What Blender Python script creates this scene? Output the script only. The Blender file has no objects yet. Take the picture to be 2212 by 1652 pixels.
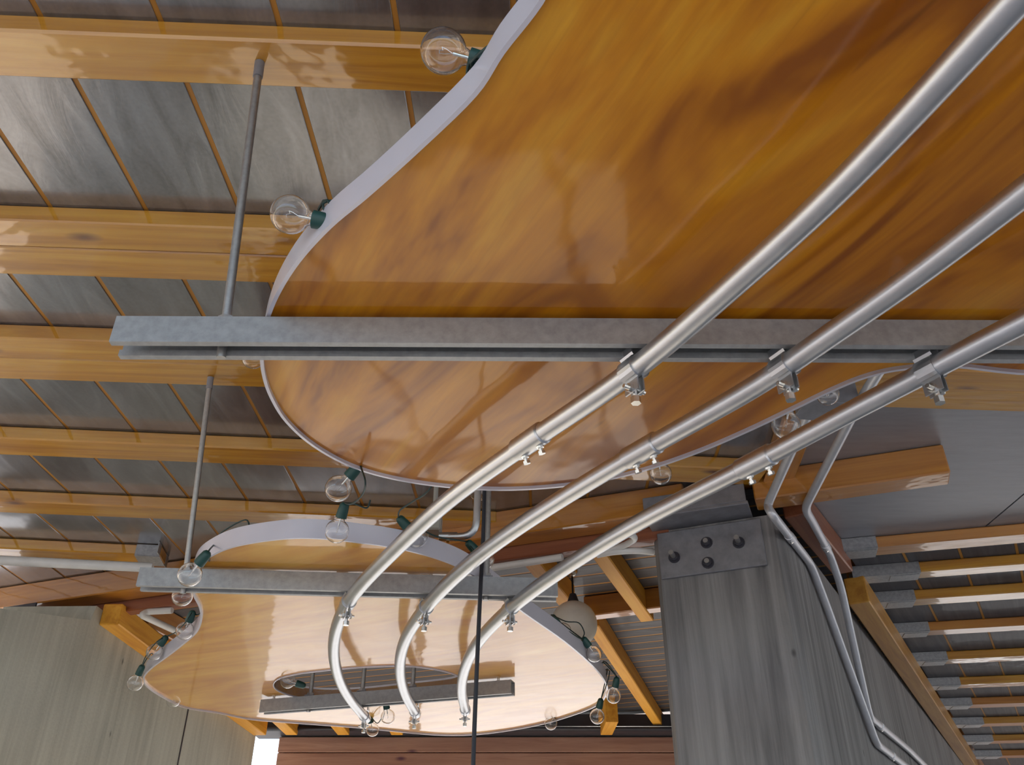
import bpy, bmesh, math, random
from mathutils import Vector, Matrix
from mathutils.geometry import tessellate_polygon, intersect_line_line_2d
random.seed(7)
C = bpy.context.scene.collection
SC = bpy.context.scene
EYE = 1.65                                   # eye height above the floor; all z below are above the eye
# ------------------------------------------------------------------ camera, sky, sun, exposure
F, CX, CY = 1880.0, 1106.0, 826.0            # focal length in pixels of the 2212 x 1652 frame
TILT = math.atan(1214/F); ct, st = math.cos(TILT), math.sin(TILT)
cd = bpy.data.cameras.new('camera'); cam = bpy.data.objects.new('camera', cd); C.objects.link(cam)
cam.location = (0, 0, EYE); cam.rotation_euler = (math.pi/2 + TILT, 0, 0)
cd.sensor_width = 36; cd.lens = F/2212*36; cd.clip_start = .02; cd.clip_end = 500
SC.camera = cam
SC.view_settings.view_transform = 'Standard'; SC.view_settings.look = 'None'
SC.view_settings.gamma = 1; SC.view_settings.use_curve_mapping = False
SC.view_settings.exposure = 0.22
wd = bpy.data.worlds.new('sky'); SC.world = wd; wd.use_nodes = True
wn = wd.node_tree.nodes; wl = wd.node_tree.links; wn.clear()
wo = wn.new('ShaderNodeOutputWorld'); wb = wn.new('ShaderNodeBackground'); ws = wn.new('ShaderNodeTexSky')
ws.sky_type = 'NISHITA'; ws.sun_disc = False; ws.sun_elevation = math.radians(48); ws.sun_rotation = math.radians(-60)
ws.air_density = 1.0; ws.dust_density = 2.5; ws.ozone_density = 1.0
wb.inputs['Strength'].default_value = 0.42
wl.new(ws.outputs[0], wb.inputs['Color']); wl.new(wb.outputs[0], wo.inputs['Surface'])
sd = bpy.data.lights.new('sun', 'SUN'); sd.energy = 8.5; sd.angle = math.radians(.6); sd.color = (1, .95, .86)
sun = bpy.data.objects.new('sun', sd); C.objects.link(sun)
sun.rotation_euler = Vector((-0.16, -0.80, -0.64)).to_track_quat('-Z', 'Y').to_euler()

# ------------------------------------------------------------------ geometry helpers
def U(px, py, z):                            # the point at height z above the eye seen at a pixel of the photograph
    a = (px-CX)/F; v = (CY-py)/F; k = z/(v*ct+st)
    return Vector((a*k, k*(ct-v*st), z))
def D(px, py, k):                            # the point k metres deep
    a = (px-CX)/F; v = (CY-py)/F
    return Vector((a*k, k*(ct-v*st), k*(v*ct+st)))
def V3(*a): return Vector(a)
FR = {}
def empty(name, M, label, cat, group=None):
    o = bpy.data.objects.new(name, None); C.objects.link(o); o.empty_display_size = .05
    FR[o.name] = M; o.matrix_local = Matrix.Translation((0, 0, EYE)) @ M
    return tag(o, label, cat, group)
def tag(o, label, cat, group=None):
    o['label'] = label; o['category'] = cat
    if group: o['group'] = group
    return o
def mesh(name, vf, mat, parent=None, M=None, smooth=False, kind=None):
    V, Fc = vf
    if M is None:
        if parent: M = FR[parent.name]
        else:
            c = Vector((0, 0, 0))
            for v in V: c += Vector(v)
            M = Matrix.Translation(c/len(V))
    Mi = M.inverted()
    me = bpy.data.meshes.new(name); me.from_pydata([Mi @ Vector(v) for v in V], [], Fc); me.update()
    if smooth: me.polygons.foreach_set('use_smooth', [True]*len(me.polygons))
    if mat: me.materials.append(mat)
    o = bpy.data.objects.new(name, me); C.objects.link(o); FR[o.name] = M
    if parent:
        o.parent = parent; o.matrix_local = FR[parent.name].inverted() @ M
    else: o.matrix_local = Matrix.Translation((0, 0, EYE)) @ M
    if kind: o['kind'] = kind
    return o
def soft(o, ang=40):                         # smooth shading with sharp edges kept
    me = o.data; me.polygons.foreach_set('use_smooth', [True]*len(me.polygons))
    me.set_sharp_from_angle(angle=math.radians(ang)); return o
def join(*vfs):
    V, Fc = [], []
    for v, f in vfs:
        n = len(V); V += list(v); Fc += [tuple(i+n for i in q) for q in f]
    return V, Fc
def xf(M, vf): return [M @ Vector(v) for v in vf[0]], vf[1]
def box(x0, x1, y0, y1, z0, z1, b=0.0):
    if b <= 0:
        V = [Vector((x, y, z)) for x in (x0, x1) for y in (y0, y1) for z in (z0, z1)]
        return V, [(0,1,3,2),(4,6,7,5),(0,4,5,1),(2,3,7,6),(0,2,6,4),(1,5,7,3)]
    bm = bmesh.new(); bmesh.ops.create_cube(bm, size=1)
    for v in bm.verts:
        v.co = Vector(((x0+x1)/2+v.co.x*(x1-x0), (y0+y1)/2+v.co.y*(y1-y0), (z0+z1)/2+v.co.z*(z1-z0)))
    bmesh.ops.bevel(bm, geom=bm.edges[:], offset=b, segments=1, profile=.5, affect='EDGES')
    bm.verts.index_update()
    r = [v.co.copy() for v in bm.verts], [tuple(v.index for v in f.verts) for f in bm.faces]
    bm.free(); return r
def frame(p, xdir, up=Vector((0, 0, 1))):
    x = Vector(xdir).normalized(); y = up.cross(x).normalized(); z = x.cross(y)
    M = Matrix((x, y, z)).transposed().to_4x4(); M.translation = p; return M
def zframe(p, zdir):
    z = Vector(zdir).normalized(); h = Vector((1, 0, 0)) if abs(z.x) < .9 else Vector((0, 1, 0))
    x = h.cross(z).normalized(); y = z.cross(x)
    M = Matrix((x, y, z)).transposed().to_4x4(); M.translation = p; return M
def smoothline(P, n=6, closed=False):
    P = [Vector(p) for p in P]; N = len(P); out = []
    rng = range(N if closed else N-1)
    for i in rng:
        p1, p2 = P[i], P[(i+1) % N]
        p0 = P[i-1] if (closed or i > 0) else p1*2-p2
        p3 = P[(i+2) % N] if (closed or i+2 < N) else p2*2-p1
        for j in range(n):
            t = j/n
            out.append(.5*((2*p1)+(p2-p0)*t+(2*p0-5*p1+4*p2-p3)*t*t+(3*p1-p0-3*p2+p3)*t**3))
    if not closed: out.append(P[-1])
    return out
def tube(P, r, n=12, caps=True):
    P = [Vector(p) for p in P]; R = r if isinstance(r, (list, tuple)) else [r]*len(P)
    V, Fc = [], []
    t = (P[1]-P[0]).normalized(); h = Vector((0, 0, 1)) if abs(t.z) < .9 else Vector((1, 0, 0))
    u = (h-t*h.dot(t)).normalized()
    for i, p in enumerate(P):
        if i == 0: t = (P[1]-P[0]).normalized()
        elif i == len(P)-1: t = (P[-1]-P[-2]).normalized()
        else: t = ((P[i+1]-p).normalized()+(p-P[i-1]).normalized()).normalized()
        u = (u-t*u.dot(t)).normalized(); w = t.cross(u)
        for j in range(n):
            a = 2*math.pi*j/n; V.append(p+(u*math.cos(a)+w*math.sin(a))*R[i])
    for i in range(len(P)-1):
        for j in range(n):
            k = (j+1) % n; Fc.append((i*n+j, i*n+k, (i+1)*n+k, (i+1)*n+j))
    if caps: Fc.append(tuple(range(n))[::-1]); Fc.append(tuple(range((len(P)-1)*n, len(P)*n)))
    return V, Fc
def lathe(prof, n=24):
    V, Fc = [], []
    for r, z in prof:
        for j in range(n):
            a = 2*math.pi*j/n; V.append(Vector((r*math.cos(a), r*math.sin(a), z)))
    for i in range(len(prof)-1):
        for j in range(n):
            k = (j+1) % n; Fc.append((i*n+j, i*n+k, (i+1)*n+k, (i+1)*n+j))
    return V, Fc
def cyl(p, q, r, n=12): return tube([p, q], r, n)
def hexnut(M, r, h): return xf(M, tube([Vector((0, 0, 0)), Vector((0, 0, h))], r, 6))
def prism(poly, z0, z1, hole=None):          # flat outline between two heights, with an optional hole
    loops = [[Vector((p[0], p[1], 0)) for p in poly]]
    if hole: loops.append([Vector((p[0], p[1], 0)) for p in hole])
    tri = tessellate_polygon(loops); flat = [p for l in loops for p in l]; n = len(flat)
    V = [Vector((p.x, p.y, z0)) for p in flat]+[Vector((p.x, p.y, z1)) for p in flat]
    Fc = []
    for t in tri:
        a, b, c = (flat[i] for i in t)
        if (b-a).cross(c-a).z > 0: t = (t[0], t[2], t[1])
        Fc.append(tuple(t)); Fc.append(tuple(i+n for i in reversed(t)))
    s = 0
    for li, l in enumerate(loops):
        m = len(l); area = sum(l[i].x*l[(i+1) % m].y-l[(i+1) % m].x*l[i].y for i in range(m))
        ccw = (area > 0) == (li == 0)
        for i in range(m):
            a, b = s+i, s+(i+1) % m
            Fc.append((a, b, b+n, a+n) if ccw else (b, a, a+n, b+n))
        s += m
    return V, Fc
def extrude_x(poly, x0, x1):                 # (y, z) outline swept along x
    loops = [[Vector((p[0], p[1], 0)) for p in poly]]; tri = tessellate_polygon(loops); n = len(poly)
    V = [Vector((x0, p[0], p[1])) for p in poly]+[Vector((x1, p[0], p[1])) for p in poly]
    Fc = [(i, (i+1) % n, (i+1) % n+n, i+n) for i in range(n)]
    for t in tri: Fc.append(tuple(t)); Fc.append(tuple(i+n for i in reversed(t)))
    return V, Fc
def fixn(o):
    bm = bmesh.new(); bm.from_mesh(o.data); bmesh.ops.recalc_face_normals(bm, faces=bm.faces[:]); bm.to_mesh(o.data); bm.free(); return o

# ------------------------------------------------------------------ materials
def new_mat(name):
    m = bpy.data.materials.new(name); m.use_nodes = True; nt = m.node_tree
    return m, nt.nodes, nt.links, nt.nodes['Principled BSDF']
def coords(N, L, scale, rot=(0, 0, 0), rnd=True):
    tc = N.new('ShaderNodeTexCoord'); mp = N.new('ShaderNodeMapping')
    mp.inputs['Scale'].default_value = scale
    if any(rot):
        mr = N.new('ShaderNodeMapping'); mr.inputs['Rotation'].default_value = rot
        L.new(tc.outputs['Object'], mr.inputs['Vector']); L.new(mr.outputs[0], mp.inputs['Vector'])
    elif rnd:
        oi = N.new('ShaderNodeObjectInfo'); ml = N.new('ShaderNodeVectorMath'); ml.operation = 'SCALE'; ml.inputs['Scale'].default_value = 37.0
        cb = N.new('ShaderNodeCombineXYZ')
        for i in range(3): L.new(oi.outputs['Random'], cb.inputs[i])
        L.new(cb.outputs[0], ml.inputs[0]); ad = N.new('ShaderNodeVectorMath'); ad.operation = 'ADD'
        L.new(tc.outputs['Object'], ad.inputs[0]); L.new(ml.outputs[0], ad.inputs[1]); L.new(ad.outputs[0], mp.inputs['Vector'])
    else: L.new(tc.outputs['Object'], mp.inputs['Vector'])
    return mp.outputs['Vector']
def noise(N, L, vec, scale, detail=4, rough=.5, dist=0):
    n = N.new('ShaderNodeTexNoise'); n.inputs['Scale'].default_value = scale; n.inputs['Detail'].default_value = detail
    n.inputs['Roughness'].default_value = rough; n.inputs['Distortion'].default_value = dist
    L.new(vec, n.inputs['Vector']); return n.outputs['Fac']
def ramp(N, L, fac, stops):
    r = N.new('ShaderNodeValToRGB'); e = r.color_ramp.elements
    while len(e) < len(stops): e.new(.5)
    for i, (p, c) in enumerate(stops):
        e[i].position = p; e[i].color = (*c, 1) if len(c) == 3 else c
    L.new(fac, r.inputs['Fac']); return r.outputs['Color']
def mixc(N, L, fac, a, b, mode='MIX'):
    m = N.new('ShaderNodeMix'); m.data_type = 'RGBA'; m.blend_type = mode
    if isinstance(fac, float): m.inputs[0].default_value = fac
    else: L.new(fac, m.inputs[0])
    for s, i in ((a, 6), (b, 7)):
        if isinstance(s, tuple): m.inputs[i].default_value = (*s, 1)
        else: L.new(s, m.inputs[i])
    return m.outputs[2]
def bump(N, L, B, h, strength, dist=.01, sock='Normal'):
    b = N.new('ShaderNodeBump'); b.inputs['Strength'].default_value = strength; b.inputs['Distance'].default_value = dist
    L.new(h, b.inputs['Height']); L.new(b.outputs[0], B.inputs[sock])
def wood(name, lo, mid, hi, rough=.3, coat=.6, knots=True, bmp=.25):
    m, N, L, B = new_mat(name)
    v = coords(N, L, (1.2, 22, 22)); g = noise(N, L, v, 1.6, 6, .6, .6)
    col = ramp(N, L, g, [(.28, lo), (.5, mid), (.72, hi)])
    v2 = coords(N, L, (2.2, 5, 5)); big = noise(N, L, v2, 1.0, 2)
    col = mixc(N, L, ramp(N, L, big, [(.35, (0, 0, 0)), (.7, (1, 1, 1))]), mixc(N, L, .35, col, lo), col)
    if knots:
        v3 = coords(N, L, (3.6, 9, 9)); vo = N.new('ShaderNodeTexVoronoi'); vo.inputs['Scale'].default_value = 1.0; L.new(v3, vo.inputs['Vector'])
        k = ramp(N, L, vo.outputs['Distance'], [(.04, (1, 1, 1)), (.15, (0, 0, 0))])
        col = mixc(N, L, k, col, (lo[0]*.35, lo[1]*.25, lo[2]*.6))
    L.new(col, B.inputs['Base Color']); B.inputs['Roughness'].default_value = rough
    B.inputs['Coat Weight'].default_value = coat; B.inputs['Coat Roughness'].default_value = .06; B.inputs['Coat IOR'].default_value = 2.0
    w = noise(N, L, coords(N, L, (8, 60, 60)), 1.0, 3)
    bump(N, L, B, w, bmp, .004); 
    w2 = noise(N, L, coords(N, L, (9, 14, 14)), 1.0, 2); bump(N, L, B, w2, bmp*1.3, .008, 'Coat Normal')
    return m
def metal(name, col, rough=.35, met=.9, mott=.12, scale=60, streak=(1, 1, 1)):
    m, N, L, B = new_mat(name)
    n = noise(N, L, coords(N, L, streak), scale, 5, .65)
    c = ramp(N, L, n, [(.3, tuple(x*(1-mott) for x in col)), (.7, tuple(min(1, x*(1+mott)) for x in col))])
    L.new(c, B.inputs['Base Color']); B.inputs['Metallic'].default_value = met
    r = N.new('ShaderNodeMapRange'); r.inputs['To Min'].default_value = rough*.85; r.inputs['To Max'].default_value = rough*1.2
    L.new(n, r.inputs['Value']); L.new(r.outputs[0], B.inputs['Roughness'])
    return m
def plain(name, col, rough=.5, met=0, coat=0, mott=.06):
    m, N, L, B = new_mat(name)
    n = noise(N, L, coords(N, L, (1, 1, 1)), 18, 3)
    L.new(ramp(N, L, n, [(.3, tuple(x*(1-mott) for x in col)), (.7, tuple(x*(1+mott) for x in col))]), B.inputs['Base Color'])
    B.inputs['Roughness'].default_value = rough; B.inputs['Metallic'].default_value = met; B.inputs['Coat Weight'].default_value = coat
    return m
def concrete(name, lo, hi, streak=1.0):
    m, N, L, B = new_mat(name)
    a = noise(N, L, coords(N, L, (26, 26, 1.1), rnd=False), 1.0, 6, .65, .3)
    b = noise(N, L, coords(N, L, (3, 3, 1.2), rnd=False), 1.4, 4)
    c = ramp(N, L, a, [(.3, lo), (.68, hi)])
    c = mixc(N, L, ramp(N, L, b, [(.3, (0, 0, 0)), (.7, (.55, .55, .55))]), c, tuple(x*1.25 for x in hi))
    vo = N.new('ShaderNodeTexVoronoi'); vo.inputs['Scale'].default_value = 7; L.new(coords(N, L, (1, 1, .6), rnd=False), vo.inputs['Vector'])
    c = mixc(N, L, ramp(N, L, vo.outputs['Distance'], [(.03, (.8, .8, .8)), (.07, (0, 0, 0))]), c, tuple(x*.25 for x in lo))
    L.new(c, B.inputs['Base Color']); B.inputs['Roughness'].default_value = .75
    bump(N, L, B, noise(N, L, coords(N, L, (1, 1, 1), rnd=False), 90, 4), .2, .004)
    return m
def veneer(name, rot, cols, coat=1.0, ior=1.5):
    m, N, L, B = new_mat(name)
    v = coords(N, L, (1.3, 4.2, 1), rot, rnd=False)
    g = noise(N, L, v, 1.15, 3, .5, 2.4)
    B.inputs['Specular IOR Level'].default_value = .25
    col = ramp(N, L, g, [(.33, cols[0]), (.46, cols[1]), (.58, cols[2]), (.72, cols[3])])
    f = noise(N, L, coords(N, L, (5, 90, 1), rot, rnd=False), 1.0, 4, .6, .4)
    col = mixc(N, L, ramp(N, L, f, [(.35, (0, 0, 0)), (.65, (.22, .22, .22))]), col, cols[0])
    s = noise(N, L, coords(N, L, (3, 26, 1), rot, rnd=False), 1.0, 2, .5, .8)
    col = mixc(N, L, ramp(N, L, s, [(.70, (0, 0, 0)), (.8, (.5, .5, .5))]), col, tuple(x*.45 for x in cols[0]))
    L.new(col, B.inputs['Base Color']); B.inputs['Roughness'].default_value = .38
    B.inputs['Coat Weight'].default_value = coat; B.inputs['Coat Roughness'].default_value = .06; B.inputs['Coat IOR'].default_value = ior
    w = noise(N, L, coords(N, L, (1, 1.6, 1), rot, rnd=False), 5.0, 2); bump(N, L, B, w, .10, .02, 'Coat Normal')
    return m
M_joist = wood('varnished_pine', (.38, .15, .012), (.56, .265, .022), (.68, .38, .045), .32, .8)
M_fir = wood('orange_fir', (.36, .13, .018), (.50, .205, .03), (.60, .28, .05), .35, .6, False)
M_ledger = wood('amber_ledger_wood', (.36, .15, .02), (.52, .25, .035), (.62, .33, .06), .5, .2, False)
M_gold = wood('bounce_lit_pine', (.62, .25, .02), (.80, .38, .035), (.88, .48, .06), .6, 0, False)  # brighter ledger wood: sunlit bounce on the far timbers is put into the colour
M_red = wood('dark_red_timber', (.18, .05, .02), (.26, .08, .03), (.33, .12, .05), .5, .15, False)
M_cedar = wood('red_cedar', (.36, .17, .12), (.52, .28, .20), (.62, .36, .26), .5, .15, True)
M_batten = wood('orange_batten', (.36, .15, .02), (.46, .21, .03), (.5, .25, .04), .6, 0, False, .1)
def board_mat():
    m, N, L, B = new_mat('grey_stained_board')
    a = noise(N, L, coords(N, L, (2.4, 10, 10)), 1.6, 6, .6, 1.2)
    b = noise(N, L, coords(N, L, (1, 1, 1)), 140, 3)
    c = ramp(N, L, a, [(.3, (.19, .192, .2)), (.55, (.29, .297, .32)), (.75, (.41, .42, .45))])
    L.new(mixc(N, L, .25, c, ramp(N, L, b, [(.3, (.05, .05, .055)), (.7, (.19, .19, .2))])), B.inputs['Base Color'])
    B.inputs['Roughness'].default_value = .27; B.inputs['Metallic'].default_value = .7; B.inputs['Coat Weight'].default_value = .9; B.inputs['Coat Roughness'].default_value = .12
    bump(N, L, B, a, .12, .006); bump(N, L, B, noise(N, L, coords(N, L, (2, 6, 6)), 1.5, 2), .25, .01, 'Coat Normal'); return m
M_board = board_mat()
M_darkboard = wood('dark_stained_board', (.045, .042, .045), (.075, .07, .075), (.11, .105, .11), .6, .06, False)
M_panel = metal('grey_steel_soffit', (.34, .34, .355), .42, .55, .1, 8, (1, 6, 1))
M_strut = metal('galvanised_strut', (.37, .375, .375), .5, .5, .16, 70)
M_pipe = metal('galvanised_conduit', (.56, .57, .585), .33, .95, .06, 30, (.3, 1, 1))
M_pipe2 = metal('lightened_conduit', (.62, .63, .66), .38, .55, .06, 30, (.3, 1, 1))  # conduit steel lightened in colour, making up for light the walls block
M_zinc = metal('bright_zinc', (.75, .74, .70), .25, 1, .08, 50)
M_plate = metal('weathered_plate', (.26, .26, .28), .55, .6, .2, 22)
M_hanger = metal('hanger_steel', (.38, .39, .40), .45, .8, .2, 90)
M_rod = metal('rod_steel', (.36, .35, .34), .42, .85, .12, 120)
M_trim = plain('white_edge_band', (.62, .60, .66), .32, .15, .3, .02)
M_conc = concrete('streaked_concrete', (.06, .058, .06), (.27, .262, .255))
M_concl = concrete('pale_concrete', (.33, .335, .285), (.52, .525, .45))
M_floor = concrete('floor_concrete', (.42, .38, .32), (.55, .50, .43))
M_ground = concrete('sunlit_paving', (.26, .25, .235), (.34, .33, .31))
M_green = plain('green_socket', (.012, .06, .05), .45)
M_cord = plain('black_cord', (.012, .013, .02), .5)
M_gcord = plain('dark_green_cord', (.012, .035, .03), .5)
M_white = plain('white_paint', (.72, .72, .69), .4)
M_shade = plain('cream_shade', (.88, .85, .76), .35)
M_dark = plain('dark_violet_grey', (.035, .034, .045), .5)
M_brass = plain('brass_cap', (.55, .42, .2), .3, 1)
M_box = plain('grey_box', (.42, .43, .40), .45, .2)
AM = [(.27, .075, .002), (.50, .175, .003), (.63, .25, .006), (.70, .33, .018)]
M_v1 = veneer('amber_veneer', (0, 0, math.radians(64)), AM, .7, 1.42)
M_v2 = veneer('honey_veneer', (0, 0, math.radians(30)), [(.60, .235, .016), (.70, .32, .028), (.78, .39, .042), (.82, .46, .07)], 1.0, 1.36)
def glass_mat():
    m, N, L, B = new_mat('clear_glass'); B.inputs['Base Color'].default_value = (1, 1, 1, 1); B.inputs['Roughness'].default_value = 0
    B.inputs['Transmission Weight'].default_value = 1; B.inputs['IOR'].default_value = 1.46; return m
M_glass = glass_mat()

# ------------------------------------------------------------------ setting: ground, floor, roof deck, ceiling boards, walls
mesh('ground', box(-60, 60, -60, 60, -1.95, -1.80), M_ground, kind='structure')
mesh('floor', box(-7, 8, -6, 6.2, -1.80, -EYE), M_floor, kind='structure')
ZB = 1.19                                     # underside of the ceiling boards
JB = 1.15                                     # underside of the joists
ceil = mesh('ceiling', join(box(-7, 2.3, -.55, 5.95, 1.215, 1.36), box(2.3, 10, -.55, 9.9, 1.215, 1.36)), M_fir, kind='structure')
Hn0, Hn1, Hn2 = U(0, 1314, 1.10), U(1395, 1112, 1.10), U(2051, 1016, 1.10)   # near lower edge of the girder
hd = (Hn1-Hn0).normalized()
def hline_y(x):
    return Hn0.y+(x-Hn0.x)*hd.y/hd.x
def plank(name, p, q, half, z0, z1, mat, b=.001):   # a board between two points, local x along its length
    d = q-p; M = frame(p, Vector((d.x, d.y, 0)))
    return mesh(name, xf(M, box(0, d.length, -half, half, z0-p.z, z1-p.z, b)), mat, ceil, M)
byaw = math.atan2(74, 2238)
bd = Vector((math.sin(byaw), math.cos(byaw), 0)); bn = Vector((bd.y, -bd.x, 0))
L0 = Vector((-.535, .95, ZB))
for i in range(-10, 8):
    a = L0+bn*(.1805*(i+.5)); x0 = a-bd*1.45
    t = (hline_y(a.x)+.05-a.y)/bd.y
    if a.x > .78: continue
    plank('ceiling_board', x0, a+bd*t, .1805/2-.0045, ZB, ZB+.016, M_board)
    e = L0+bn*(.1805*i)
    plank('batten', e-bd*1.45, e+bd*((hline_y(e.x)+.05-e.y)/bd.y), .0044, ZB+.002, ZB+.014, M_batten, 0)
# far bay beyond the girder: boards run with the girder
Jd = (U(2080, 1640, 1.05)-U(1690, 1115, 1.05)); Jd.z = 0; Jd.normalize(); Jn = Vector((Jd.y, -Jd.x, 0)); J0 = U(1690, 1115, 1.05)
hnrm = Vector((-hd.y, hd.x, 0))
def on_line(p, d, q, e):                      # distance along d from p to the line through q with direction e
    den = d.x*e.y-d.y*e.x; w = q-p
    return (w.x*e.y-w.y*e.x)/den
for i in range(0, 28):
    a = Hn0+hnrm*(.20+.105*i); a.z = ZB
    s0 = on_line(a, hd, Vector((-1.55, 0, 0)), Vector((0.015, 1, 0))); s1 = on_line(a, hd, J0, Jd)
    if i > 0: plank('batten', a+hd*s0-hnrm*.0525, a+hd*s1-hnrm*.0525, .0066, ZB+.001, ZB+.014, M_batten, 0)
    plank('ceiling_board', a+hd*s0, a+hd*s1, .0455, ZB, ZB+.016, M_darkboard)
# right bay: plain soffit panels, then boards that run with the ledger
r0 = U(1868, 1196, JB); rd = Vector((math.cos(math.radians(-14)), math.sin(math.radians(-14)), 0))
def pt(v, z=ZB): return Vector((v.x, v.y, z))
pA = [Vector((.80, -1.2, 0)), Vector((1.55, -1.2, 0)), Vector((1.62, 1.9, 0)), Vector((1.60, (r0+rd*.35).y+.0, 0)), r0+rd*-.05, J0+Jd*.10, Vector((.80, hline_y(.80)+.06, 0))]
pB = [Vector((1.556, -1.2, 0)), Vector((4.4, -1.2, 0)), r0+rd*3.2, Vector((1.606, (r0+rd*.35).y, 0)), Vector((1.626, 1.9, 0))]
for pp in (pA, pB):
    mesh('soffit_panel', prism([(p.x, p.y) for p in pp], ZB, ZB+.016), M_panel, ceil, Matrix.Translation(pt(pp[0])))
for i in range(0, 20):
    a = r0+Jn*(.18*i+.02); a.z = ZB
    s0 = on_line(a, Jd, r0, rd)
    plank('ceiling_board', a+Jd*s0, a+Jd*7.2, .0855, ZB, ZB+.016, M_darkboard)
    if i: plank('batten', a-Jn*.09+Jd*s0, a-Jn*.09+Jd*7.2, .0044, ZB-.001, ZB+.014, M_batten, 0)

# right pier: front face with chamfered arrises and a long flank under the ledger
cf0, cf1 = U(1408, 1150, 1.085), U(1668, 1110, 1.085)
fd = (cf1-cf0); fd.z = 0; fd.normalize(); fn = Vector((-fd.y, fd.x, 0))
q0 = cf0+fn*.02; q1 = cf0+fd*.015; q2 = cf1-fd*.002; q3 = cf1+fd*.016+Jd*.04
q4 = q3+Jd*7.0; q5 = q4-Jn*.30; q6 = q0+fn*.6
pier = prism([(p.x, p.y) for p in (q0, q1, q2, q3, q4, q5, q6)], -EYE, 1.084)
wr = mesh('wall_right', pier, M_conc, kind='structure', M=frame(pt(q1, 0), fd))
# left pier wall: front under the girder, flank running away
w0, w1 = U(201, 1340, 1.0), U(552, 1592, 1.0)
wdv = (w1-w0); wlen = wdv.length; wdv.normalize()
lwM = frame(Vector((w0.x, w0.y, 0)), wdv)
lprof = [(-.66, -EYE), (wlen, -EYE), (wlen, 1.055), (0, 1.055), (-.02, .995), (-.66, .835)]
LV = [Vector((x, y, z)) for y in (0, .35) for x, z in lprof]; n6 = len(lprof)
LF = [tuple(range(n6)), tuple(range(2*n6-1, n6-1, -1))]+[(i, i+n6, (i+1) % n6+n6, (i+1) % n6) for i in range(n6)]
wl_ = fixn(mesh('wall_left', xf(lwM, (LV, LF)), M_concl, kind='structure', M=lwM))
seam = U(400, 1528, .62)
sx = w0.x+(seam.y-w0.y)*wdv.x/wdv.y
sy = w0.y+ (U(398, 1540, .9).y-w0.y)*0
def flank_y(px):                              # where a sight line at pixel column px meets the flank
    best = None
    for k in range(300):
        p = w0+wdv*(wlen*k/300)
        kk = p.y*ct+.75*st; x = CX+F*p.x/kk
        if best is None or abs(x-px) < best[0]: best = (abs(x-px), p)
    return best[1]
sp = flank_y(390)
mesh('form_joint', xf(frame(Vector((sp.x, sp.y, 0)), wdv), box(-.006, .006, -.002, .002, -EYE+.01, 1.0)), M_dark, wl_)

# far wall: red cedar planks over the glazed opening
YF = 5.6
wf = mesh('wall_far', box(-1.41, 2.2, YF+.03, YF+.12, .70, 1.06), M_cedar, kind='structure')
for i in range(4):
    z = .70+.09*i
    M = frame(Vector((-1.41, YF, z)), Vector((1, 0, 0)))
    mesh('plank', xf(M, box(0, 3.61, 0, .03, 0.002, .088, .003)), M_cedar, wf, M)
mesh('trim_1', box(-1.56, 2.2, YF-.14, YF+.1, 1.065, 1.16), M_dark, kind='structure')  # near-black strip above the planks
mesh('trim_2', cyl(Vector((-1.5, YF-.16, 1.075)), Vector((2.2, YF-.16, 1.075)), .012), M_dark, kind='structure', smooth=True)
wi = mesh('window_1', box(-1.41, 2.2, YF+.03, YF+.10, .64, .70), M_dark, kind='structure')
for x in (-.6, .75, 2.1):
    mesh('mullion', box(x-.03, x+.03, YF+.03, YF+.10, -EYE, .64), M_dark, wi)
mesh('sill', box(-1.41, 2.2, YF+.03, YF+.12, -EYE, -EYE+.10), M_dark, wi)

mesh('wall_light_block', box(2.32, 10, 9.6, 9.8, -.15, 1.21), M_cedar, kind='structure')  # added out of view: hides the bright outside, darkens the right bay
w2 = mesh('window_added', box(2.32, 10, 9.65, 9.75, -.22, -.15), M_dark, kind='structure')  # added frame; the opening beneath lets glare reach the nearer hung joists
for x in (2.4, 4.3, 6.2, 8.1, 9.9):
    mesh('mullion', box(x-.03, x+.03, 9.65, 9.75, -1.80, -.22), M_dark, w2)
# ------------------------------------------------------------------ joists and girders
def beam(name, p, q, w, z0, z1, mat, label=None, cat='beam', group=None, parent=None, b=.004, side=1):
    """p, q: the near lower edge; the timber lies beyond it (side=1) or before it, z0..z1"""
    d = Vector((q.x-p.x, q.y-p.y, 0)); M = frame(Vector((p.x, p.y, z0)), d)
    y0, y1 = (0, w) if side > 0 else (-w, 0)
    o = mesh(name, xf(M, box(0, d.length, y0, y1, 0, z1-z0, b)), mat, parent, M)
    if label: tag(o, label, cat, group)
    return o
def ext(p, q, x0=None, x1=None):              # the line through p and q cut at two x values
    d = q-p
    a = p+d*((x0-p.x)/d.x) if x0 is not None else p
    c = p+d*((x1-p.x)/d.x) if x1 is not None else q
    return a, c
def to_h(p, q):                               # extend to the girder
    d = (q-p).normalized(); return p, p+d*(on_line(p, d, Hn0, hd)-.004)
ZJ = ZB-.001
GJ = 'timber joists under the near ceiling boards'
a, b_ = ext(U(0, 64, JB), U(805, 96, JB), -1.9, 1.9)
beam('timber_joist', a, b_, .087, JB, ZJ, M_joist, 'knotty varnished timber joist holding the top of the tall hanging rod', 'beam', GJ)
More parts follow.
